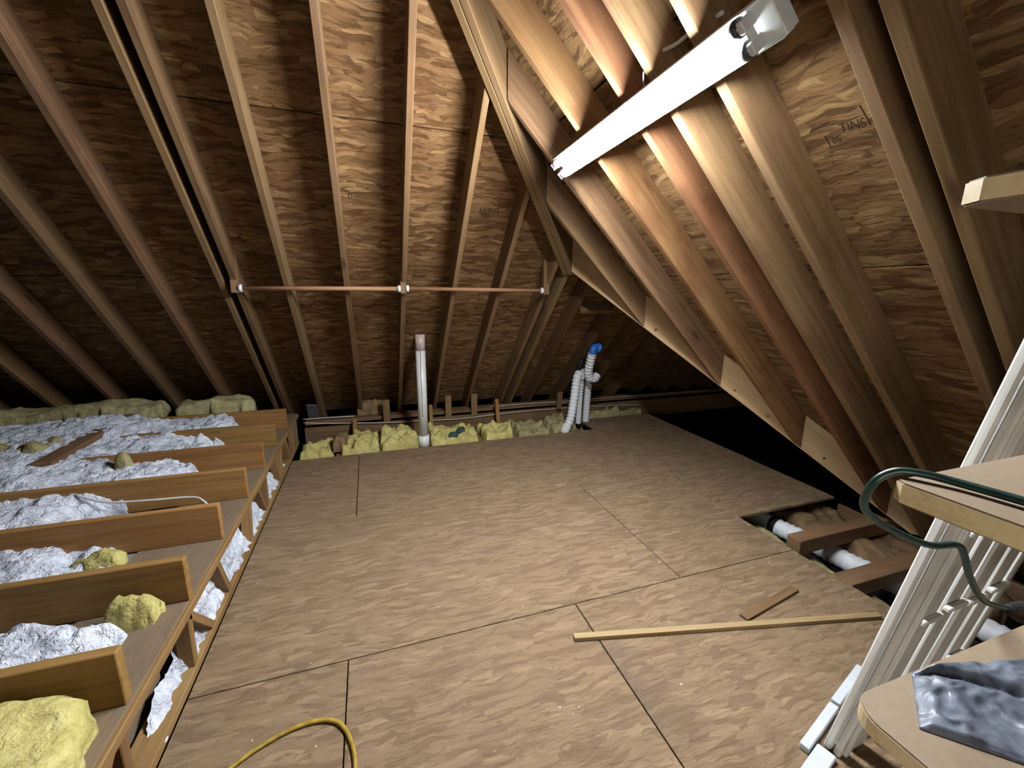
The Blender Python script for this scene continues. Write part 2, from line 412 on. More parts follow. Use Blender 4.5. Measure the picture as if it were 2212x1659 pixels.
def vnoise(x, y, seed=0):
    xi = np.floor(x).astype(np.int64); yi = np.floor(y).astype(np.int64)
    xf = x-xi; yf = y-yi; xf = xf*xf*(3-2*xf); yf = yf*yf*(3-2*yf)
    def hsh(a, b):
        h = (a*374761393+b*668265263+seed*982451653) & 0x7fffffff
        h = ((h ^ (h >> 13))*1274126177) & 0x7fffffff
        return ((h ^ (h >> 16)) & 0xffff)/65535.0
    return (hsh(xi, yi)*(1-xf)+hsh(xi+1, yi)*xf)*(1-yf)+(hsh(xi, yi+1)*(1-xf)+hsh(xi+1, yi+1)*xf)*yf
def fbm(x, y, oct=4, seed=0, gain=.5):
    v = 0; a = .5; s = 0
    for i in range(oct):
        v = v+a*vnoise(x*2**i, y*2**i, seed+i*17); s += a; a *= gain
    return v/s
def grid_mesh(name, X, Y, Z, mat, parent=None, keep=None, base=None, skirt=None):
    ny, nx = X.shape; base = Vector(base) if base is not None else Vector((float(X.mean()), float(Y.mean()), float(Z.min())))
    V = np.stack([X-base.x, Y-base.y, Z-base.z], -1).reshape(-1, 3)
    idx = np.arange(nx*ny).reshape(ny, nx)
    q = np.stack([idx[:-1, :-1], idx[:-1, 1:], idx[1:, 1:], idx[1:, :-1]], -1)
    if keep is not None: q = q[keep]
    else: q = q.reshape(-1, 4)
    q = q.reshape(-1, 4)
    used = np.unique(q); remap = np.full(nx*ny, -1); remap[used] = np.arange(len(used))
    V = V[used]; q = remap[q]
    if skirt is not None:
        # walls round the rim, down to z = skirt
        e = np.concatenate([q[:, [0, 1]], q[:, [1, 2]], q[:, [2, 3]], q[:, [3, 0]]])
        k = set(map(tuple, e.tolist())); rim = [p for p in k if (p[1], p[0]) not in k]
        n0 = len(V); m = {}; add = []
        for a, b in rim:
            for i in (a, b):
                if i not in m: m[i] = n0+len(add); add.append((V[i, 0], V[i, 1], skirt-base.z))
        V = np.concatenate([V, np.array(add)]); q = q.tolist()+[[b, a, m[a], m[b]] for a, b in rim]
    else: q = q.tolist()
    return mk(name, V.tolist(), q, mat, parent, Matrix.Translation(base), True)
def lump(name, poly, z0, ztop, mat, parent=None, res=.02, seed=1, amp=.03, freq=9, mw_label=None, tilt=(0, 0), folds=0.0):
    """a puffy batt: outline poly (world xy), rounded edges, lumpy top"""
    xs = [p[0] for p in poly]; ys = [p[1] for p in poly]
    gx = np.arange(min(xs), max(xs)+res, res); gy = np.arange(min(ys), max(ys)+res, res)
    X, Y = np.meshgrid(gx, gy)
    D = np.full(X.shape, 1e9); inside = np.ones(X.shape, bool)
    n = len(poly); area = sum(poly[i][0]*poly[(i+1) % n][1]-poly[(i+1) % n][0]*poly[i][1] for i in range(n))
    P = poly if area > 0 else poly[::-1]
    for i in range(n):
        (ax, ay), (bx, by) = P[i], P[(i+1) % n]
        L = math.hypot(bx-ax, by-ay); dd = ((bx-ax)*(Y-ay)-(by-ay)*(X-ax))/L
        D = np.minimum(D, dd)
    D = D + (fbm(X*22, Y*22, 3, seed+5)-.5)*.035
    t = np.clip(D/.035, 0, 1); prof = np.sqrt(np.clip(1-(1-t)**2, 0, 1))
    f = fbm(X*freq, Y*freq, 4, seed); rid = np.abs(fbm(X*freq*.7+f, Y*freq*1.6, 3, seed+3)-.5)*2
    H = (ztop-z0) + (f-.5)*amp*2 - rid*folds + tilt[0]*(X-X.mean()) + tilt[1]*(Y-Y.mean())
    Z = z0 + H*prof
    K = (D > 0)
    keep = K[:-1, :-1] & K[:-1, 1:] & K[1:, 1:] & K[1:, :-1]
    return grid_mesh(name, X, Y, Z, mat, parent, keep, skirt=z0-.01)

# ------------------------------------------------------------------ setting: deck
S2 = math.sqrt(2)
C1, C2, C3 = 4.994, 3.297, 1.548          # rafter undersides: z = C1-y (far), z = C2-x (right), z = y-C3 (wing)
DV = .24                                  # vertical height of a rafter
C1S, C2S, C3S = C1+DV, C2+DV, C3-DV        # sheathing undersides
floor = empty('floor', (0, 0, 0), 'dusty strand board attic deck', None, None, 'structure')
I4 = Matrix.Identity(4)
g = .0024
def deck(x0, x1, y0, y1):
    panel('deck_panel', [(x0+g, y0+g), (x1-g, y0+g), (x1-g, y1-g), (x0+g, y1-g)], .019, M['deck_osb'], I4, floor, .0025)
deck(-.745, -.167, 2.848, 4.05); deck(-.167, 2.27, 2.848, 4.05); deck(2.27, 3.34, 2.848, 4.05); deck(2.36, 3.34, 4.05, 4.42)
deck(-.745, 1.535, 1.628, 2.848); deck(1.535, 2.37, 1.628, 2.848)
deck(2.37, 3.33, 2.036, 2.848)
deck(-.745, -.170, .41, 1.628); deck(-.170, .893, .41, 1.628); deck(.893, 2.37, .41, 1.628)
deck(-.745, 1.1, -.81, .41); deck(1.1, 3.3, -.81, .41); deck(-.745, 3.3, -2.2, -.81)
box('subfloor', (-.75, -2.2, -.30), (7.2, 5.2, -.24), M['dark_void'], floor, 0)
floor2 = empty('floor', (0, 0, .285), 'grey drywall and board base under the left joists', None, None, 'structure')
box('drywall', (-5.2, -1.2, .262), (-1.12, 4.75, .284), M['drywall'], floor2, 0)
box('ledge_board', (-1.118, .3, .27), (-.76, 4.62, .292), M['ledge_osb'], floor2, .002)
for k, y in enumerate((-.4, .9, 2.2, 3.5)):
    pass
# joists under the near and far edges of the deck
for x in (-.36, .055, .47, 1.055, 1.43, 1.86, 2.2):
    box('deck_joist', (x-.019, 2.0, -.23), (x+.019, 4.60, -.022), M['joist'], floor)
for y in (2.30, .62, .22):
    box('deck_joist', (2.30, y-.03, -.23), (3.45, y+.03, -.024), M['joist'], floor)

# ------------------------------------------------------------------ setting: roof slopes
roof1 = empty('ceiling', (0, C1S, 0), 'far roof slope of strand board on rafters', None, None, 'structure')
# local frame of a slope: x along the eave, y up the slope, z inwards (towards the room)
MW1 = frame((0, C1S, 0), (1, 0, 0), (0, -1, -1))
# with x=(1,0,0), z inward the y axis runs down the far slope; flip the sign of s
def s1(poly): return [(x, -s) for x, s in poly]
if (MW1.to_3x3() @ Vector((0, 1, 0))).z > 0:
    def s1(poly): return [(x, s) for x, s in poly]
g = .0038
rows = (.262, 1.04, 2.262, 3.482, 4.75)
joints = ((-3.4, -.9, 1.47, 3.9), (-4.6, -2.14, .27, 2.69, 5.1), (-3.4, -.9, 1.5, 3.9), (-4.6, -2.14, .27, 2.69))
xr = 1.575; zr = 1.9625
for i in range(4):
    sa, sb = rows[i]+g, rows[i+1]-g
    xs = [-5.2]+list(joints[i])+[7.2]
    for a, b in zip(xs[:-1], xs[1:]):
        cuts = [(a, b)] if not (a < xr < b) else [(a, xr+g*2), (xr, b)]
        for (p, q) in cuts:
            poly = [(p+g, sa), (q-g, sa), (q-g, sb), (p+g, sb)]
            if q <= xr+.02: poly = clip(poly, 1, 1/S2, C2S+.01)
            else: poly = clip(poly, 0, 1, zr*S2)
            if len(poly) >= 3: panel('osb_panel', s1(poly), .012, M['roof_osb'], MW1 @ Matrix.Translation((0, 0, 0)), roof1, .0015)
ROOF2_BASE = (C2S, 0, 0)
roof2 = empty('ceiling', ROOF2_BASE, 'right roof slope of strand board on rafters', None, None, 'structure')
MW2 = frame((C2S, 0, 0), (0, 1, 0), (-1, 0, -1))
sg2 = 1 if (MW2.to_3x3() @ Vector((0, 1, 0))).z > 0 else -1
rows2 = (-.2, 1.09, 2.305, 3.478, 4.75)
joints2 = ((.87, 3.3), (-.35, 2.03), (.87, 3.3), (-.35, 2.03))
for i in range(4):
    sa, sb = rows2[i]+g, rows2[i+1]-g
    ys = [-2.6]+list(joints2[i])+[5.0]
    for a, b in zip(ys[:-1], ys[1:]):
        poly = [(a+g, sa), (b-g, sa), (b-g, sb), (a+g, sb)]
        poly = clip(poly, 1, 1/S2, C1S+.01)          # hip: y <= C1S - z
        if poly: poly = clip(poly, 1, -1/S2, C3S+.01)  # valley: y <= z + C3S
        if len(poly) >= 3: panel('osb_panel', [(y, sg2*s) for y, s in poly], .012, M['roof_osb2'], MW2, roof2, .0015)
# the wing's near slope, out of sight behind the valley
roof3 = empty('ceiling', (3.3, C3S, 0), 'hidden near slope of the dark wing', None, None, 'structure')
MW3 = frame((3.3, C3S, 0), (1, 0, 0), (0, 1, -1))
sg3 = 1 if (MW3.to_3x3() @ Vector((0, 1, 0))).z > 0 else -1
poly = [(-2.2, 0), (3.9, 0), (3.9, zr*S2), (-2.2, zr*S2)]
poly = clip(poly, -1, -1/S2, -(C2S-3.3)+.0)
panel('osb_panel', [(x, sg3*s) for x, s in poly], .012, M['roof_osb2'], MW3, roof3, 0)

# far slope rafters
PLUMB_HIP = (Vector((1, -1, 0)), -1.697)
def far_rafter(x, top=3.3, hip=None, w=.038, mat='rafter', foot=.12):
    zc = lambda z: (x, C1-z+DV/2, z)
    A = (x, C1-foot+DV/2, foot); B = (x, C1-top+DV/2, top)
    cutB = None
    if hip: cutB = (Vector((1, -1, 0)), -1.697-.046*S2)
    return beam('rafter', A, B, w, DV/S2, (0, 1, 1), M[mat], roof1, (Vector((0, 0, 1)), foot-.03), cutB)
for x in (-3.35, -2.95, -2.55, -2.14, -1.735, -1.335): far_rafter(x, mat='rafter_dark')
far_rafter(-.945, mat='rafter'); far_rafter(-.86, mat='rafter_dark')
far_rafter(-.545); far_rafter(-.145); far_rafter(.27)
for x in (.668, 1.055, 1.475): far_rafter(x, C1-x-1.697, True)
ZW = C1-3.27  # wing ridge
far_rafter(1.60, 1.72, w=.045)
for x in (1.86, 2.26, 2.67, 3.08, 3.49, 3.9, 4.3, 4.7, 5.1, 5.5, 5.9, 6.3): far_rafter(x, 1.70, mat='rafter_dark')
beam('blocking', (1.90, 3.62+.02, 1.37), (2.24, 3.62+.02, 1.37), .038, .09, (0, 1, 1), M['old'], roof1)

# right slope rafters
VAL = (Vector((1, 1, 0)), 4.847)
HIP2 = (Vector((1, -1, 0)), -1.697+.046*S2)
def right_rafter(y, top=3.3, hip=False, valley=False, w=.038, mat='jack', foot=-.05):
    A = (C2-foot+DV/2, y, foot); B = (C2-top+DV/2, y, top)
    return beam('rafter', A, B, w, DV/S2, (1, 0, 1), M[mat], roof2, VAL if valley else (Vector((0, 0, 1)), -.05), HIP2 if hip else None)
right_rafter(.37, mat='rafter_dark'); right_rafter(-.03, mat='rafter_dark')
right_rafter(.775, mat='rafter'); right_rafter(.868, mat='jack')
right_rafter(1.242, w=.04); right_rafter(1.468, w=.04)
right_rafter(1.655, valley=True, mat='jack_stained'); right_rafter(2.03, valley=True, hip=True, mat='jack_stained'); right_rafter(2.42, valley=True, hip=True); right_rafter(2.83, valley=True, hip=True)

# hip and valley
hip = empty('hip_rafter', (1.58, 3.28, 1.70), 'doubled hip beam running down between the two roof slopes', 'beam')
hd = Vector((1, 1, -1))/math.sqrt(3)
for k, off in ((0, -.021), (1, .021)):
    n = Vector((1, -1, 0))/S2*off
    zb = 3.35; dep = .30
    A = Vector((C2-zb, C1-zb, zb)) + n + Vector((0, 0, dep/2-.05)); L = (zb-1.70)*math.sqrt(3)
    beam('ply', A, A+hd*L, .038, dep*math.cos(math.asin(1/math.sqrt(3))), (1, 1, 2), M['rafter'] if k == 0 else M['rafter'], hip, (Vector((0, 0, 1)), 3.4), (Vector((1, 1, 0)), 1.585+3.282))
vd = Vector((1, -1, -1))/math.sqrt(3)
vy = 3.27; A = Vector((1.577, 3.27, 1.72)) + Vector((1, 1, 0))/S2*.022 + Vector((0, 0, .118))
val = empty('valley_rafter', (3.2, 1.65, .1), 'long pale valley board slanting down to the floor under the right rafters', 'beam')
beam('board', A, A+vd*3.0, .042, .25*math.cos(math.asin(1/math.sqrt(3))), (1, -1, 2), M['pale'], val, (Vector((1, -1, 0)), -1.697+.0), (Vector((0, 0, 1)), -.02))
for t in (.25, .55, .9, 1.28, 1.62, 1.9, 2.35):
    p = Vector((1.577, 3.27, 1.72)) + vd*t + Vector((0, 0, .03+.05*((t*7) % 1))) - Vector((1, 1, 0))/S2*.0005
    nn = Vector((-1, -1, 0))/S2
    sweep('knot', [p-nn*.004, p+nn*.0012], .008+.004*((t*13) % 1), M['old'], val, 10)
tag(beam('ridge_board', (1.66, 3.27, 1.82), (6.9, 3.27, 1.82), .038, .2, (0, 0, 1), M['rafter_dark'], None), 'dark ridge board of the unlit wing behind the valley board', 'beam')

# ------------------------------------------------------------------ eave framing
tag(box('eave_beam', (-.70, 4.60, -.10), (7.0, 4.64, .125), M['old'], None), 'brown rim board along the far eave behind the yellow batts', 'board')
tag(box('eave_beam', (-.70, 4.66, .14), (7.0, 4.80, .178), M['old'], None), 'flat top plate under the feet of the far rafters', 'board')
for x, z1, ll in ((.118, .372, 'short upright block left of the white vent pipe'), (.792, .373, 'tall upright block on the eave right of the white vent pipe'), (1.092, .372, 'upright block on the eave leaning against the rafter foot')):
    tag(box('eave_block', (x-.035, 4.59, .11), (x+.035, 4.63, z1), M['rafter'], None), ll, 'block')
for x, z1, ll in ((-.205, .2, 'small dark stub of wood left of the largest yellow batt'), (.585, .29, 'thin stub just right of the vent pipe'), (1.345, .30, 'slanting stub by the second yellow batt from the ribbed hoses')):
    tag(beam('eave_block', (x-.015, 4.40, -.05), (x, 4.56, z1), .04, .05, (0, -1, 1), M['joist'], None), ll, 'block')
tag(beam('eave_block', (2.14, 4.55, .12), (2.17, 4.58, .33), .06, .04, (0, 1, 0), M['old'], None), 'dark stub behind the top of the ribbed hoses', 'block')

# ------------------------------------------------------------------ left: knee truss, joists
truss = empty('floor_truss', (-.78, 2.6, 0), 'open web truss edging the deck with fluff between its webs', 'truss')
box('top_chord', (-.835, .2, .252), (-.745, 4.62, .288), M['truss'], truss)
box('bottom_chord', (-.835, .2, .0), (-.745, 4.50, .038), M['truss'], truss)
def web(y0, y1):
    beam('web', (-.775, y0, .03), (-.775, y1, .26), .055, .036, (0, 1, 0), M['truss'], truss, (Vector((0, 0, 1)), .036), (Vector((0, 0, 1)), .254))
for y0, y1 in ((.95, 1.22), (1.76, 1.75+.02), (1.98, 1.77), (2.22, 2.12), (2.66, 2.72), (3.06, 2.92), (3.12, 3.13), (3.56, 3.48), (3.62, 3.72), (4.02, 3.92), (4.3, 4.3)):
    web(y0, y1)
box('web', (-.83, 1.26, .036), (-.75, 1.30, .254), M['truss'], truss)
box('end_panel', (-.83, 4.46, .0), (-.748, 4.50, .29), M['ledge_osb'], truss)
JY = (.905, 1.37, 1.83, 2.29, 2.745, 3.205, 3.66, 4.11)
JL = ('nearest brown ceiling joist half buried by the yellow batt', 'brown ceiling joist behind the large yellow batt', 'brown ceiling joist rising over the white fluff with a yellow tuft at its end',
      'brown ceiling joist with a split dark edge below the white cable', 'brown ceiling joist with a knot just above the white cable', 'brown ceiling joist with white fluff spilling before its middle',
      'second joist from the far eave half covered by white fluff', 'farthest brown joist beneath the pale yellow batts')
for y, l in zip(JY, JL):
    jit = random.uniform(-.012, .008)
    tag(box('ceiling_joist', (-4.6, y-.019, .293), (-.757+jit, y+.019, .478), M['joist'], None), l, 'joist', 'left ceiling joists')
tag(beam('brace_board', (-1.93, 4.40, .50), (-1.885, 3.08, .50), .10, .036, (0, 0, 1), M['old'], None), 'weathered flat board laid slantwise across the far left joists', 'board')

# white blown fluff over the joist bays
gx = np.arange(-4.4, -.80, .014); gy = np.arange(1.39, 4.10, .014)
X, Y = np.meshgrid(gx, gy)
n1 = fbm(X*6, Y*6, 4, 3); n2 = fbm(X*30, Y*30, 3, 9); n3 = fbm(X*2, Y*2, 3, 21); n4 = fbm(X*75, Y*75, 2, 33)
edge = np.interp(Y, [1.39, 1.5, 1.66, 1.80, 1.86, 2.0, 2.15, 2.27, 2.32, 2.5, 2.70, 2.78, 2.9, 3.05, 3.18, 3.24, 3.4, 3.6, 3.68, 3.8, 4.05],
                 [-1.15, -1.0, -.90, -1.35, -1.52, -1.36, -1.08, -1.2, -1.55, -1.40, -1.42, -1.02, -1.03, -1.1, -1.5, -1.08, -1.05, -1.2, -.98, -.96, -1.2])
D = edge-X + (n1-.5)*.25 + (n2-.5)*.10
bay = np.interp(Y, [1.39, 1.6, 1.8, 1.86, 2.05, 2.27, 2.31, 2.5, 2.7, 2.76, 2.95, 3.19, 3.22, 3.4, 3.64, 3.68, 3.9, 4.1],
                [.34, .36, .39, .36, .36, .38, .41, .42, .43, .44, .45, .45, .44, .46, .47, .47, .48, .46])
rise = np.clip(D/.22, 0, 1); rise = rise*(2-rise)
drift = np.clip((D-.35)/.5, 0, 1)*np.clip((Y-2.5)/.4, 0, 1)*.045
Z = .285 + (bay-.285)*rise + drift + (n1-.5)*.085*rise + (n2-.5)*.045*np.clip(D/.05, 0, 1) + (n4-.5)*.016 + (n3-.5)*.07*rise
K = D > 0
keep = K[:-1, :-1] & K[:-1, 1:] & K[1:, 1:] & K[1:, :-1]
o = grid_mesh('blown_insulation', X, Y, Z, M['white_fluff'], None, keep, skirt=.28)
tag(o, 'white blown insulation heaped over the left joist bays', 'insulation', kind='stuff')
# fluff inside the truss, leaning behind the webs and spilling onto the deck edge
ys = np.arange(1.25, 3.9, .012); ts = np.linspace(0, 1, 26)
Yg, Tg = np.meshgrid(ys, ts)
hmax = np.interp(Yg, [1.25, 1.33, 1.45, 1.6, 1.7, 1.8, 1.95, 2.1, 2.2, 2.3, 2.6, 2.66, 2.9, 3.05, 3.12, 3.2, 3.5, 3.58, 3.75, 3.9],
                 [.012, .012, .015, .10, .07, .22, .25, .24, .16, .24, .22, .10, .22, .10, .05, .21, .14, .05, .15, .04])
hm = hmax*(.85+.4*(fbm(Yg*9, Yg*0, 3, 4)-.5)*2*.6)
Zg = .02+Tg*hm
nz = fbm(Yg*28, Zg*28, 3, 12)
Xg = -.775 - Tg*.04 + (nz-.5)*.05 + .018*(1-Tg)
base = Vector((-.78, 2.5, .02))
ny_, nx_ = Xg.shape
V = np.stack([Xg-base.x, Yg-base.y, Zg-base.z], -1).reshape(-1, 3)
idx = np.arange(nx_*ny_).reshape(ny_, nx_)
q = np.stack([idx[:-1, :-1], idx[:-1, 1:], idx[1:, 1:], idx[1:, :-1]], -1).reshape(-1, 4)
o = mk('blown_insulation', V.tolist(), q.tolist(), M['white_fluff'], None, Matrix.Translation(base), True)
tag(o, 'white fluff showing between the webs of the open truss', 'insulation', kind='stuff')
box('truss_backing', (-.87, .2, 0), (-.855, 1.72, .262), M['ledge_osb'], floor2, 0)
box('truss_backing', (-.90, 1.722, 0), (-.885, 4.5, .262), M['brown_paper'], floor2, 0)

# yellow batts on the left
tag(lump('insulation_batt', [(-3.2, .3), (-.775, .3), (-.765, 1.02), (-.775, 1.2), (-.80, 1.30), (-.90, 1.348), (-3.2, 1.348)], .285, .435, M['yellow_fluff'], seed=5, amp=.05, freq=6, folds=.04), 'large yellow batt in the nearest left joist bay', 'insulation')
tag(lump('insulation_batt', [(-2.9, 4.15), (-1.68, 4.14), (-1.70, 4.37), (-2.8, 4.38)], .40, .58, M['pale_yellow_fluff'], seed=8, amp=.06, freq=5), 'long pale yellow batt behind the farthest joist at left', 'insulation')
tag(lump('insulation_batt', [(-1.62, 4.13), (-.98, 4.13), (-1.05, 4.36), (-1.6, 4.38)], .40, .56, M['pale_yellow_fluff'], seed=11, amp=.07, freq=6), 'short pale yellow batt behind the farthest joist near the truss end', 'insulation')
for (cx, cy, sx, sy, zt, l, sd) in ((-.90, 1.74, .08, .045, .39, 'bright yellow tuft at the end of a left joist', 3), (-1.22, 2.17, .09, .04, .36, 'pale yellow tuft between two left joists', 6), (-1.5, 3.08, .05, .05, .52, 'small yellow ball of fluff on the white insulation', 4),
                                   (-1.35, 1.46, .20, .035, .37, 'flat yellow scrap under white fluff behind the large batt', 14), (-.93, 1.50, .06, .06, .34, 'yellow shred hanging by a joist end', 15), (-2.25, 3.45, .25, .12, .53, 'dull yellow batt scrap beside the slanting board', 17), (-2.3, 3.0, .22, .10, .52, 'grey yellow scrap at the far left edge', 19)):
    tag(lump('insulation_scrap', [(cx-sx, cy-sy), (cx+sx, cy-sy), (cx+sx, cy+sy), (cx-sx, cy+sy)], .29, zt, M['yellow_fluff'] if zt < .45 else M['pale_yellow_fluff'], res=.012, seed=sd, amp=.06, freq=14), l, 'insulation')

for k, (cx, cy, sx, sy, l) in enumerate(((-1.02, 1.18, .05, .02, 'white tuft lying mid way on the large yellow batt'), (-.93, 1.12, .018, .03, 'white tuft near the right edge of the large yellow batt'), (-1.16, 1.27, .05, .03, 'white tuft at the back left of the large yellow batt'), (-1.10, .98, .05, .02, 'white tuft low on the large yellow batt'))):
    tag(lump('insulation_tuft', [(cx-sx, cy-sy), (cx+sx, cy-sy), (cx+sx, cy+sy), (cx-sx, cy+sy)], .405, .447, M['white_fluff'], res=.006, seed=70+k, amp=.02, freq=30), l, 'insulation')

# yellow batts along the far eave
batts = (([(-.70, 4.06), (-.385, 4.06), (-.385, 4.45), (-.66, 4.47)], .08, 'left end yellow batt beside the open web truss', 21, 'yellow_fluff'),
         ([(-.345, 4.06), (.03, 4.06), (.03, 4.5), (-.30, 4.5)], .10, 'crumpled yellow batt second from the open web truss', 23, 'yellow_fluff'),
         ([(.02, 4.06), (.40, 4.06), (.40, 4.55), (.02, 4.55)], .11, 'bulging yellow batt left against the white vent pipe', 24, 'yellow_fluff'),
         ([(.51, 4.06), (1.035, 4.06), (1.035, 4.5), (.51, 4.5)], .10, 'yellow batt with dark green scraps right of the vent pipe', 25, 'yellow_fluff'),
         ([(1.08, 4.06), (1.41, 4.06), (1.42, 4.5), (1.08, 4.5)], .075, 'flat yellow batt halfway between pipe and hoses', 26, 'yellow_fluff'),
         ([(1.45, 4.06), (1.84, 4.06), (1.84, 4.55), (1.45, 4.55)], .06, 'dull yellow batt second from the ribbed hoses', 27, 'pale_yellow_fluff'),
         ([(1.88, 4.10), (2.18, 4.10), (2.18, 4.56), (1.88, 4.56)], .09, 'dull yellow batt beside the ribbed hoses', 28, 'pale_yellow_fluff'),
         ([(2.42, 4.44), (3.3, 4.44), (3.3, 4.58), (2.42, 4.58)], .08, 'dim yellow batt behind the ribbed hoses', 29, 'pale_yellow_fluff'))
for poly, zt, l, sd, m in batts:
    tag(lump('insulation_batt', poly, -.20, zt, M[m], res=.013, seed=sd, amp=.11, freq=8, folds=.10), l, 'insulation')
for k, (x, y, l) in enumerate(((.84, 4.17, 'round dark green scrap on a yellow batt'), (.74, 4.09, 'ragged dark green scrap in front on a yellow batt'))):
    tag(lump('plastic_scrap', [(x-.05, y-.03), (x+.05, y-.035), (x+.06, y+.03), (x-.03, y+.04)], .08, .135-.02*k, M['green_scrap'], res=.008, seed=40+k, amp=.02, freq=20), l, 'scrap')
tag(lump('paper_scrap', [(-.40, 4.12), (-.28, 4.12), (-.25, 4.3), (-.40, 4.33)], .02, .14, M['brown_paper'], res=.012, seed=44, amp=.06, freq=12), 'crumpled brown paper between the two leftmost eave batts', 'scrap')
tag(lump('paper_scrap', [(-.20, 4.75), (.10, 4.75), (.05, 4.9), (-.18, 4.9)], .14, .34, M['brown_paper'], res=.014, seed=46, amp=.07, freq=8), 'brown paper baffle stuffed behind the leftmost eave block', 'scrap')
o = beam('plastic_baffle', (-.62, 4.84, .16), (-.60, 4.63, .37), .13, .003, (0, 1, 1), M['grey_ink'], None, bev=0)
tag(o, 'scrap of grey plastic sheet by the far end of the truss', 'scrap')

# eave cables
pts = [(-.70, 4.595, .19), (-.45, 4.59, .165), (-.22, 4.59, .155), (.1, 4.59, .14), (.52, 4.585, .137), (.95, 4.59, .125), (1.38, 4.59, .13), (1.8, 4.585, .125), (2.26, 4.59, .11), (2.8, 4.59, .10), (3.4, 4.59, .09)]
tag(sweep('eave_cable', spline([(x, y-.012, z-.012-.018*math.sin(x*2)) for x, y, z in pts], 5), .0055, M['white_wire'], None, 8), 'white cable running the whole far eave low behind the vent pipe', 'cable')
pts = [(-.72, 4.70, .20), (-.5, 4.68, .205), (-.3, 4.68, .20), (-.22, 4.70, .19)]
tag(sweep('eave_cable', spline(pts, 6), .005, M['bright_wire'], None, 8), 'short white cable beside the far end of the truss', 'cable')
pts = [(1.3, 4.65, .19), (1.7, 4.64, .195), (2.25, 4.64, .185), (2.8, 4.64, .19), (3.6, 4.64, .185), (4.6, 4.64, .18)]
tag(sweep('eave_cable', spline(pts, 5), .0055, M['white_wire'], None, 8), 'white cable passing behind the ribbed hoses on the top plate', 'cable')
pts = [(-1.55, 2.71, .44), (-1.40, 2.66, .40), (-1.20, 2.65, .385), (-1.02, 2.66, .37), (-.95, 2.62, .355), (-.88, 2.54, .31)]
tag(sweep('joist_cable', spline(pts, 7), .006, M['bright_wire'], None, 8), 'white cable lying along a left ceiling joist', 'cable')

# ------------------------------------------------------------------ vent pipe and hoses
pipe = empty('vent_pipe', (.453, 4.13, 0), 'white plastic vent pipe standing open at the far edge of the deck', 'pipe')
ring('pipe_body', (.453, 4.13, .08), (.452, 4.13, .96), .047, .041, M['pvc'], pipe, 24)
ring('pipe_tip', (.452, 4.13, .96), (.452, 4.13, 1.118), .047, .041, M['pvc_pink'], pipe, 24)['label'] = 'pinkish primer stained tip'
ring('coupling', (.453, 4.13, -.03), (.453, 4.13, .10), .056, .046, M['pvc'], pipe, 24)
beam('print_line', (.445, 4.0815, .30), (.444, 4.0815, 1.03), .005, .002, (0, -1, 0), M['grey_ink'], pipe, bev=0)['label'] = 'grey printed line up the pipe'

def rib(r, amp=.0045, pitch=.017): return lambda s: r+amp*math.sin(2*math.pi*s/pitch)
def dense(pts, step=.0035):
    P = spline(pts, 40); out = [P[0]]; acc = 0
    for a, b in zip(P[:-1], P[1:]):
        acc += (b-a).length
        if acc >= step: out.append(b); acc = 0
    return out
def hose(name, pts, r, label, cuff=None, pitch=.04):
    h = empty(name, pts[0], label, 'hose', 'ribbed white hoses at the far eave')
    sweep('hose_body', dense(pts, pitch/5), rib(r, r*.13, pitch), M['duct'], h, 16)
    if cuff: sweep('cuff', cuff, r*1.12, M['pvc'], h, 14)
    return h
hose('ribbed_hose', [(2.006, 4.075, .02), (2.069, 4.08, .137), (2.115, 4.10, .369), (2.150, 4.12, .585), (2.195, 4.155, .63), (2.235, 4.18, .585)], .045, 'front ribbed white hose slanting to the deck edge', [(1.985, 4.07, -.02), (2.03, 4.078, .06)])
hose('ribbed_hose', [(2.284, 4.30, .0), (2.282, 4.28, .313), (2.254, 4.20, .606), (2.262, 4.165, .66)], .034, 'middle ribbed white hose between its two neighbours')
hose('ribbed_hose', [(2.417, 4.36, .0), (2.402, 4.32, .295), (2.384, 4.26, .55), (2.40, 4.235, .60)], .040, 'right ribbed white hose rising to the black strap')
hose('ribbed_hose', [(2.43, 4.17, .60), (2.385, 4.145, .565), (2.32, 4.12, .57), (2.268, 4.08, .66), (2.255, 4.02, .80), (2.254, 3.985, .885)], .044, 'upper ribbed white hose reaching the blue fitting')
bl = empty('blue_fitting', (2.25, 3.97, .90), 'blue plastic elbow on top of the ribbed hoses', 'fitting')
sweep('elbow', spline([(2.252, 3.98, .885), (2.252, 3.972, .925), (2.275, 3.975, .95), (2.31, 3.985, .945)], 6), .038, M['blue'], bl, 14)
sweep('flange', [(2.305, 3.985, .945), (2.335, 3.99, .935)], .052, M['blue'], bl, 16)
st = empty('black_strap', (2.28, 4.16, .62), 'black hanger strap clasping the ribbed hoses', 'strap')
sweep('band', [(2.19, 4.20, .66), (2.215, 4.18, .72), (2.225, 4.16, .79)], .026, M['black'], st, 10)
sweep('tail', [(2.29, 4.075, .54), (2.36, 4.08, .53), (2.44, 4.10, .53)], .011, M['black'], st, 8)

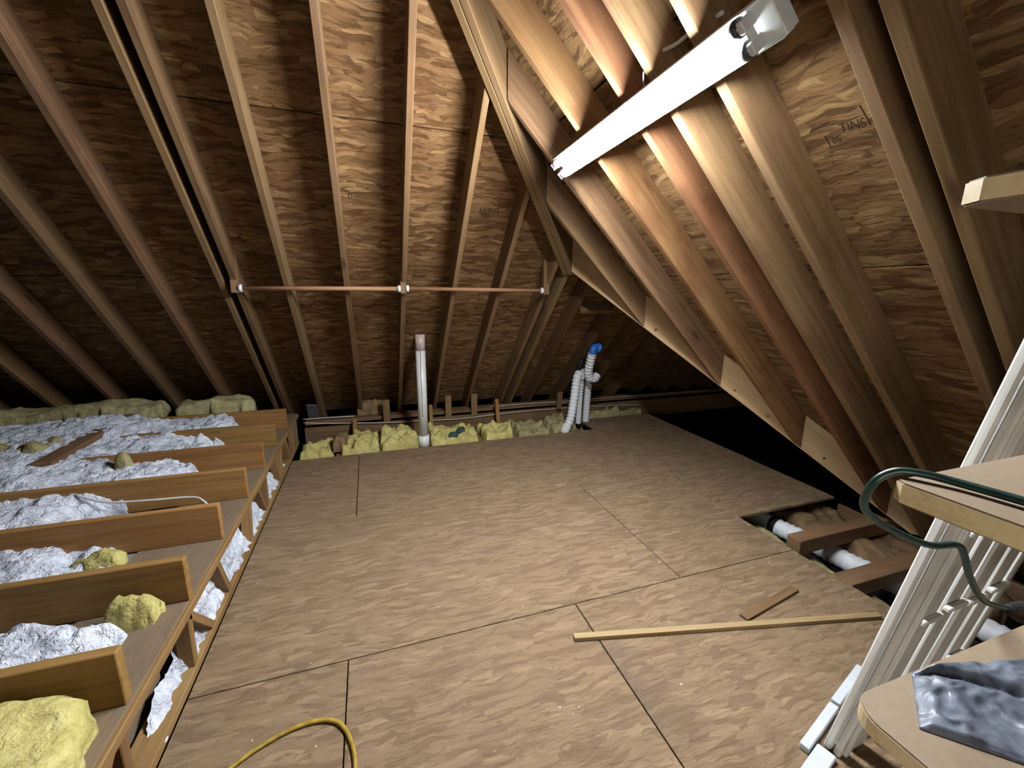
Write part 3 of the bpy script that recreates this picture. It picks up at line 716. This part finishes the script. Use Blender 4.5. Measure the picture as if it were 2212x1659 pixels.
# ------------------------------------------------------------------ clothes rods on the far rafters
def hanger(x, y, zt, zb, w, t, label, tilt=0.0):
    o = beam('rod_hanger', (x, y, zb), (x+tilt, y+.02, zt), w, t, (0, 1, 0), M['old'] if 'right' not in label else M['rafter'], None)
    tag(o, label, 'hanger', 'wooden rod hangers')
    return o
hanger(-.862, 3.42, 1.80, 1.500, .045, .04, 'wooden hanger holding the left end of the rods')
hanger(.262, 3.42, 1.69, 1.500, .038, .04, 'wooden hanger between the two rods')
hanger(1.452, 3.42, 1.83, 1.500, .055, .04, 'right hanger block at the far end of the rods')
def rod(x0, x1, label, z0, z1):
    r = empty('clothes_rod', (x0, 3.42, 1.53), label, 'rod', 'clothes rods across the far slope')
    sweep('dowel', [(x0+.01, 3.415, z0), (x1-.01, 3.415, z1)], .0155, M['rod'], r, 14)
    for x, s, z in ((x0, 1, z0), (x1, -1, z1)):
        sweep('socket', [(x, 3.415, z), (x+.022*s, 3.415, z), (x+.022*s, 3.415, z)], .026, M['white_plastic'], r, 14)
rod(-.838, .242, 'left wooden clothes rod with white end sockets', 1.532, 1.538)
rod(.282, 1.423, 'right wooden clothes rod with white end sockets', 1.540, 1.534)

# ------------------------------------------------------------------ fluorescent strip light under the right rafters
nin = Vector((-1, 0, -1))/S2
P0 = Vector((1.018, 1.051, 2.206)); P1 = Vector((1.039, 2.266, 2.185))
ax = (P1-P0).normalized(); side = nin.cross(ax).normalized()
lamp = empty('strip_light', (P0+P1)/2, 'lit twin tube fluorescent strip light under the right rafters', 'lamp')
hb = P0-ax*.085-nin*.036; he = P1+ax*.03-nin*.036
beam('housing', hb, he, .108, .04, nin, M['white_paint'], lamp)
for sgn in (-1, 1):
    e_ = side*(.056*sgn)+nin*.014
    beam('light_shield_lip', hb+e_, he+e_, .003, .042, nin, M['white_paint'], lamp, bev=0)  # added lip, shields the right slope from the tubes' direct light
beam('end_plate', hb-ax*.004, hb+ax*.07, .112, .05, nin, M['grey_paint'], lamp)
for sgn in (-1, 1):
    o_ = side*(.030*sgn)
    a, b = P0+o_+nin*.012, P1+o_+nin*.012
    tb = sweep('tube', [a, b], .019, M['glow'], lamp, 14)
    for p, dr in ((a, -1), (b, 1)):
        q = sweep('end_cap', [p, p+ax*dr*.014], .0195, M['chrome'], tb, 14)
    for p, dr, nm in ((a, -1, 1), (b, 1, 0)):
        c = p+ax*dr*.024
        h_ = beam('socket', c-nin*.032, c+nin*.022, .034, .018, ax, M['white_plastic'], lamp)
        if nm:
            ring('holder_ring', p-ax*.010, p+ax*.008, .026, .0195, M['dark_ring'], lamp, 16)
c = P0-ax*.024
beam('socket_bridge', c-side*.02+nin*.01, c+side*.02+nin*.01, .014, .024, nin, M['white_plastic'], lamp)
pts = [(1.02, 1.53, 2.385), (1.037, 1.49, 2.37), (1.049, 1.40, 2.355), (1.058, 1.33, 2.36), (1.064, 1.20, 2.35)]
tag(sweep('lamp_cable', spline(pts, 6), .007, M['bright_wire'], None, 8), 'white cable looping between rafters above the strip light', 'cable')
pts = [(.985, 1.478, 2.30), (1.0, 1.495, 2.275), (1.015, 1.505, 2.25)]
tag(sweep('lamp_chain', spline(pts, 4), .004, M['chrome'], None, 6), 'short metal chain hanging the strip light from a rafter', 'chain')

# ------------------------------------------------------------------ stamped print on the roof boards
def text(name, body, size, mw, parent, mat='ink', sx=1.0):
    cu = bpy.data.curves.new(name, 'FONT'); cu.body = body; cu.size = size; cu.extrude = 0.0002
    cu.materials.append(M[mat])
    return link(bpy.data.objects.new(name, cu), mw @ Matrix.Diagonal((sx, 1, 1, 1)), parent)
NI2 = Vector((-1, 0, -1))/S2
# reading direction seen from inside the room
def on2(x, y, z, ang):
    d = Vector((0, -1, 0)); dn = Vector((1, 0, -1))/S2
    xx = (d*math.cos(ang)+dn*math.sin(ang)).normalized()
    return frame(Vector((x, y, z))+NI2*.0012, xx, NI2)
text('stamp_print', 'TINS', .046, on2(1.498, 1.10, 2.039, .08), roof2, sx=.8)
text('stamp_print', '05', .036, on2(1.518, 1.135, 2.019, .05), roof2, sx=.8)
for (y0, z0, y1, z1) in ((1.022, 2.085, 1.014, 2.035), (1.150, 2.045, 1.146, 2.015), (1.19, 2.066, 1.12, 2.074)):
    a = Vector((C2S-z0, y0, z0)); b = Vector((C2S-z1, y1, z1))
    beam('stamp_line', a+NI2*.0008, b+NI2*.0008, .004, .0008, NI2, M['ink'], roof2, bev=0)
NI1 = Vector((0, -1, -1))/S2
def on1(x, z):
    return frame(Vector((x, C1S-z, z))+NI1*.0012, (1, 0, 0), NI1)
text('stamp_print', 'H(8)H', .075, on1(.80, 2.075), roof1, sx=.75)
text('stamp_print', '|||8', .07, on1(.545, 2.085), roof1, sx=.7)
text('stamp_print', 'EH', .05, on1(-.085, 2.11), roof1, sx=.8)

# ------------------------------------------------------------------ right: floor opening
op = tag(beam('opening_joist', (2.45, 1.69, -.022), (3.42, 1.69, -.022), .09, .10, (0, 0, 1), M['old'], None), 'stubby brown joist ending free in the floor opening', 'joist')
tag(beam('opening_joist', (2.375, 1.362, -.068), (3.42, 1.362, -.068), .105, .09, (0, 0, 1), M['old'], None), 'brown joist crossing the floor opening level with the deck', 'joist')
tag(box('opening_joist', (3.36, 1.0, -.16), (3.40, 2.03, -.06), M['old'], None), 'board closing the floor opening at the roof foot', 'joist')
tag(beam('opening_joist', (2.35, .73, -.05), (3.5, .73, -.05), .09, .10, (0, 0, 1), M['old'], None), 'nearest joist of the floor opening behind the slatted panel', 'joist')
fd = empty('flexible_duct', (2.75, 1.6, -.13), 'fat white flexible duct lying in the floor opening', 'duct')
sweep('duct_body', dense([(2.776, 2.313, -0.176), (2.796, 2.056, -0.176), (2.837, 1.85, -0.176), (2.858, 1.593, -0.176), (2.899, 1.388, -0.176), (2.93, 1.131, -0.176), (2.961, 0.822, -0.176), (2.981, 0.514, -0.176)], .008), rib(.062, .004, .042), M['duct'], fd, 18)
sweep('collar', [(2.791, 2.102, -.176), (2.798, 2.056, -.176)], .07, M['black'], fd, 18)['label'] = 'black clamp band'
tag(lump('insulation_batt', [(2.38, .42), (2.66, .42), (2.66, 2.2), (2.38, 2.2)], -.235, -.15, M['pale_yellow_fluff'], seed=51, amp=.04, freq=7), 'yellow batt left of the white duct in the floor opening', 'insulation')
tag(lump('insulation_batt', [(2.90, 1.0), (3.34, 1.0), (3.34, 2.2), (2.90, 2.2)], -.235, -.115, M['brown_paper'], seed=53, amp=.10, freq=5), 'brown paper faced batt right of the white duct in the opening', 'insulation')

# ------------------------------------------------------------------ sticks, cord, trim, specks on the deck
tag(beam('wood_strip', (.785, 1.428, .011), (2.25, 1.09, .011), .030, .018, (0, 0, 1), M['pale'], None, bev=.001), 'long pale wood strip lying across the deck', 'strip')
tag(beam('wood_strip', (1.615, 1.285, .009), (2.04, 1.36, .009), .042, .012, (0, 0, 1), M['rafter'], None, bev=.001), 'short brown wood strip lying beyond the long one', 'strip')
pts = [(-.66, 1.16, .008), (-.51, 1.30, .008), (-.38, 1.365, .008), (-.27, 1.378, .009), (-.19, 1.345, .009), (-.145, 1.26, .008), (-.13, 1.16, .008), (-.14, 1.02, .008)]
tag(sweep('yellow_cord', spline(pts, 10), .0075, M['yellow_cord'], None, 10), 'loop of yellow cord on the near deck', 'cord')
tag(beam('trim_piece', (1.315, .756, .014), (1.565, .830, .014), .030, .026, (0, 0, 1), M['trim'], None), 'nearer of two white trim pieces lying end to end', 'trim')
tag(beam('trim_piece', (1.580, .836, .014), (1.84, .912, .014), .030, .026, (0, 0, 1), M['trim'], None), 'farther of two white trim pieces lying end to end', 'trim')
tag(beam('trim_piece', (1.06, .632, .012), (1.38, .725, .012), .055, .02, (0, 0, 1), M['trim'], None), 'wide white trim board under the foot of the slatted panel', 'trim')
vs = []; fs = []
for k in range(46):
    x, y = random.uniform(-.7, 2.3), random.uniform(.9, 3.9)
    if k < 9: x, y = [(.935, 1.835), (1.909, 1.704), (2.115, 1.574), (1.092, 1.095), (.659, 1.136), (.592, 1.158), (-.261, 1.292), (-.471, 1.38), (-.577, 1.989)][k]
    r = random.uniform(.003, .006) if k < 9 else random.uniform(.0015, .003); b0 = len(vs)
    for i in range(6):
        a = i*math.pi/3+random.random()*.4; vs.append((x+r*math.cos(a)*random.uniform(.7, 1.3), y+r*math.sin(a), .0008))
    vs.append((x, y, r*.8))
    for i in range(6): fs.append((b0+i, b0+(i+1) % 6, b0+6))
tag(mk('fluff_specks', vs, fs, M['white_plastic']), 'tiny white specks of fluff scattered on the deck', 'debris', kind='stuff')

# ------------------------------------------------------------------ right: shelves, slatted panel, cord, bag
shelf = empty('shelf_unit', (1.6, -.2, 0), 'wooden shelf unit with three rounded shelf boards at the right edge', 'shelf')
def shelf_board(z, th, corner, label=None):
    # outline with a rounded or clipped far left corner
    x0, x1, y0, y1 = .708, 2.1, -.55, .362
    pts = [(x0, y0)]
    if corner == 'round':
        r = .05
        for k in range(9):
            a = math.pi-k*math.pi/16; pts.append((x0+r+r*math.cos(a), y1-r+r*math.sin(a)))
    else:
        c, e = corner; pts += [(x0, y1-c), (x0+e, y1)]
    pts += [(x1, y1), (x1, y0)]
    n = len(pts); vs = [(x-x0, y, 0) for x, y in pts]+[(x-x0, y, -th) for x, y in pts]
    bm = bmesh.new(); bv = [bm.verts.new(v) for v in vs]
    bm.faces.new(bv[:n]).material_index = 0; bm.faces.new(list(reversed(bv[n:]))).material_index = 0
    for i in range(n): bm.faces.new((bv[i], bv[n+i], bv[n+(i+1) % n], bv[(i+1) % n])).material_index = 1
    bmesh.ops.recalc_face_normals(bm, faces=list(bm.faces))
    bmesh.ops.bevel(bm, geom=[e for e in bm.edges if len(e.link_faces) == 2 and abs(e.verts[0].co.z-e.verts[1].co.z) < 1e-5], offset=.0025, segments=2, affect='EDGES')
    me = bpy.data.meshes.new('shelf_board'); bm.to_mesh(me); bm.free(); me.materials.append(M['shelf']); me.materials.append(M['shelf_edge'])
    o = link(bpy.data.objects.new('shelf_board', me), Matrix.Translation((x0, 0, z)), shelf)
    if label: o['label'] = label
    return o
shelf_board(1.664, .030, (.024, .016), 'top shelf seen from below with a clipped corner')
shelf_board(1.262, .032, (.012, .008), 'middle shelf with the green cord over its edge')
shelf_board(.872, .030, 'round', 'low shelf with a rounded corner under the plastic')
for x in (1.45, 2.06):
    for y in (-.5, .25): box('upright', (x, y-.04, 0), (x+.035, y+.04, 1.70), M['shelf_edge'], shelf)
box('cleat', (.80, .02, 1.195), (1.45, .055, 1.232), M['shelf_edge'], shelf)

O = Vector((1.405, .715, .0)); u = Vector((1, 0, .06)).normalized(); v = Vector((-.035, -.17, .98)); v = (v-u*v.dot(u)).normalized(); w = u.cross(v)
rack = empty('slatted_panel', O, 'white painted slatted panel leaning against the shelves', 'panel')
rack2 = empty('slatted_panel', O-w*.03, 'second white slatted panel stacked behind the leaning one', 'panel')
LEN = 1.62
def bar(par, nm, uu, w0, wd, th, l0=0.0, l1=LEN):
    a = O+u*uu+v*l0+w*w0; b = O+u*uu+v*l1+w*w0
    return beam(nm, a, b, wd, th, w, M['slat'], par, bev=.004)
bar(rack, 'stile', .012, .0, .020, .022); bar(rack, 'stile', .034, .008, .018, .022)
bar(rack, 'stile', .468, .0, .030, .022)
for k in range(4): bar(rack, 'slat', .098+.103*k, .003-.002*(k % 2), .066, .009, .0+.02*(k % 3), LEN-.03*(k % 2))
bar(rack2, 'stile', .004, -.026, .020, .022); bar(rack2, 'stile', .030, -.021, .014, .018); bar(rack2, 'stile', .468, -.026, .03, .02)
for k in range(2): bar(rack2, 'slat', .27+.11*k, -.026, .03, .012)
for row in (.32, .63, .95, 1.27, 1.54):
    for k in range(4):
        a = O+u*(.054+.103*k)+v*(row+.014*(k % 2))+w*(.014)
        beam('rung', a, a+u*.090, .016, .016, v, M['slat'], rack, bev=.005)
beam('rail', O+u*.0+v*.012-w*.026, O+u*.48+v*.012-w*.026, .02, .03, v, M['slat'], rack2, bev=.004)

pts = [(.80, .10, 1.271), (.775, .225, 1.271), (.760, .31, 1.271), (.742, .352, 1.272), (.725, .374, 1.266), (.715, .39, 1.240), (.745, .41, 1.185), (.83, .415, 1.130), (.93, .405, 1.085), (1.00, .398, 1.075), (1.025, .395, 1.055), (1.075, .397, .99), (1.15, .40, .92), (1.24, .405, .875), (1.33, .40, .845)]
cord = empty('green_cord', pts[0], 'dark green extension cord hooked over the middle shelf corner', 'cord')
sweep('cord_body', spline(pts, 8), .0060, M['green'], cord, 10)
sweep('plug', spline([(1.27, .403, .862), (1.33, .40, .84), (1.44, .40, .80), (1.5, .40, .78)], 4), lambda s_: .009+.016*min(1, s_/.07), M['black'], cord, 12)['label'] = 'black moulded cord end'

# wrinkled black plastic on the low shelf
nu, nv = 90, 60
U, Vv = np.meshgrid(np.linspace(0, 1, nu), np.linspace(0, 1, nv))
c00, c10, c11, c01 = map(np.array, ((.765, .292), (.86, .17), (1.30, .17), (.868, .362)))
c11 = np.array((1.25, .20)); c10 = np.array((1.0, .06)); c01 = np.array((.868, .358)); c11 = np.array((1.35, .24))
XY = (1-U)[..., None]*((1-Vv)[..., None]*c00+Vv[..., None]*c01) + U[..., None]*((1-Vv)[..., None]*c10+Vv[..., None]*c11)
fx, fy = XY[..., 0]*16, XY[..., 1]*16
rid = 1-np.abs(fbm(fx*.8, fy*1.5, 3, 61)-.5)*4
H = np.clip(rid, 0, 1)**2*.007 + fbm(fx*1.2, fy*1.2, 3, 64)*.010 + .003
crease = np.exp(-((Vv-(.95-.9*U))/.03)**2)
H = H + .010*np.clip((Vv-(.95-.9*U))/.06, 0, 1) - crease*.006
rim = np.minimum(np.minimum(U, 1-U)/.04, np.minimum(Vv, 1-Vv)/.05); H = H*np.clip(rim, .15, 1)
grid_o = grid_mesh('plastic_sheet', XY[..., 0], XY[..., 1], .873+np.maximum(H, .002), M['bag'], None, skirt=.8722)
tag(grid_o, 'crumpled glossy dark plastic sheet on the low shelf', 'plastic')
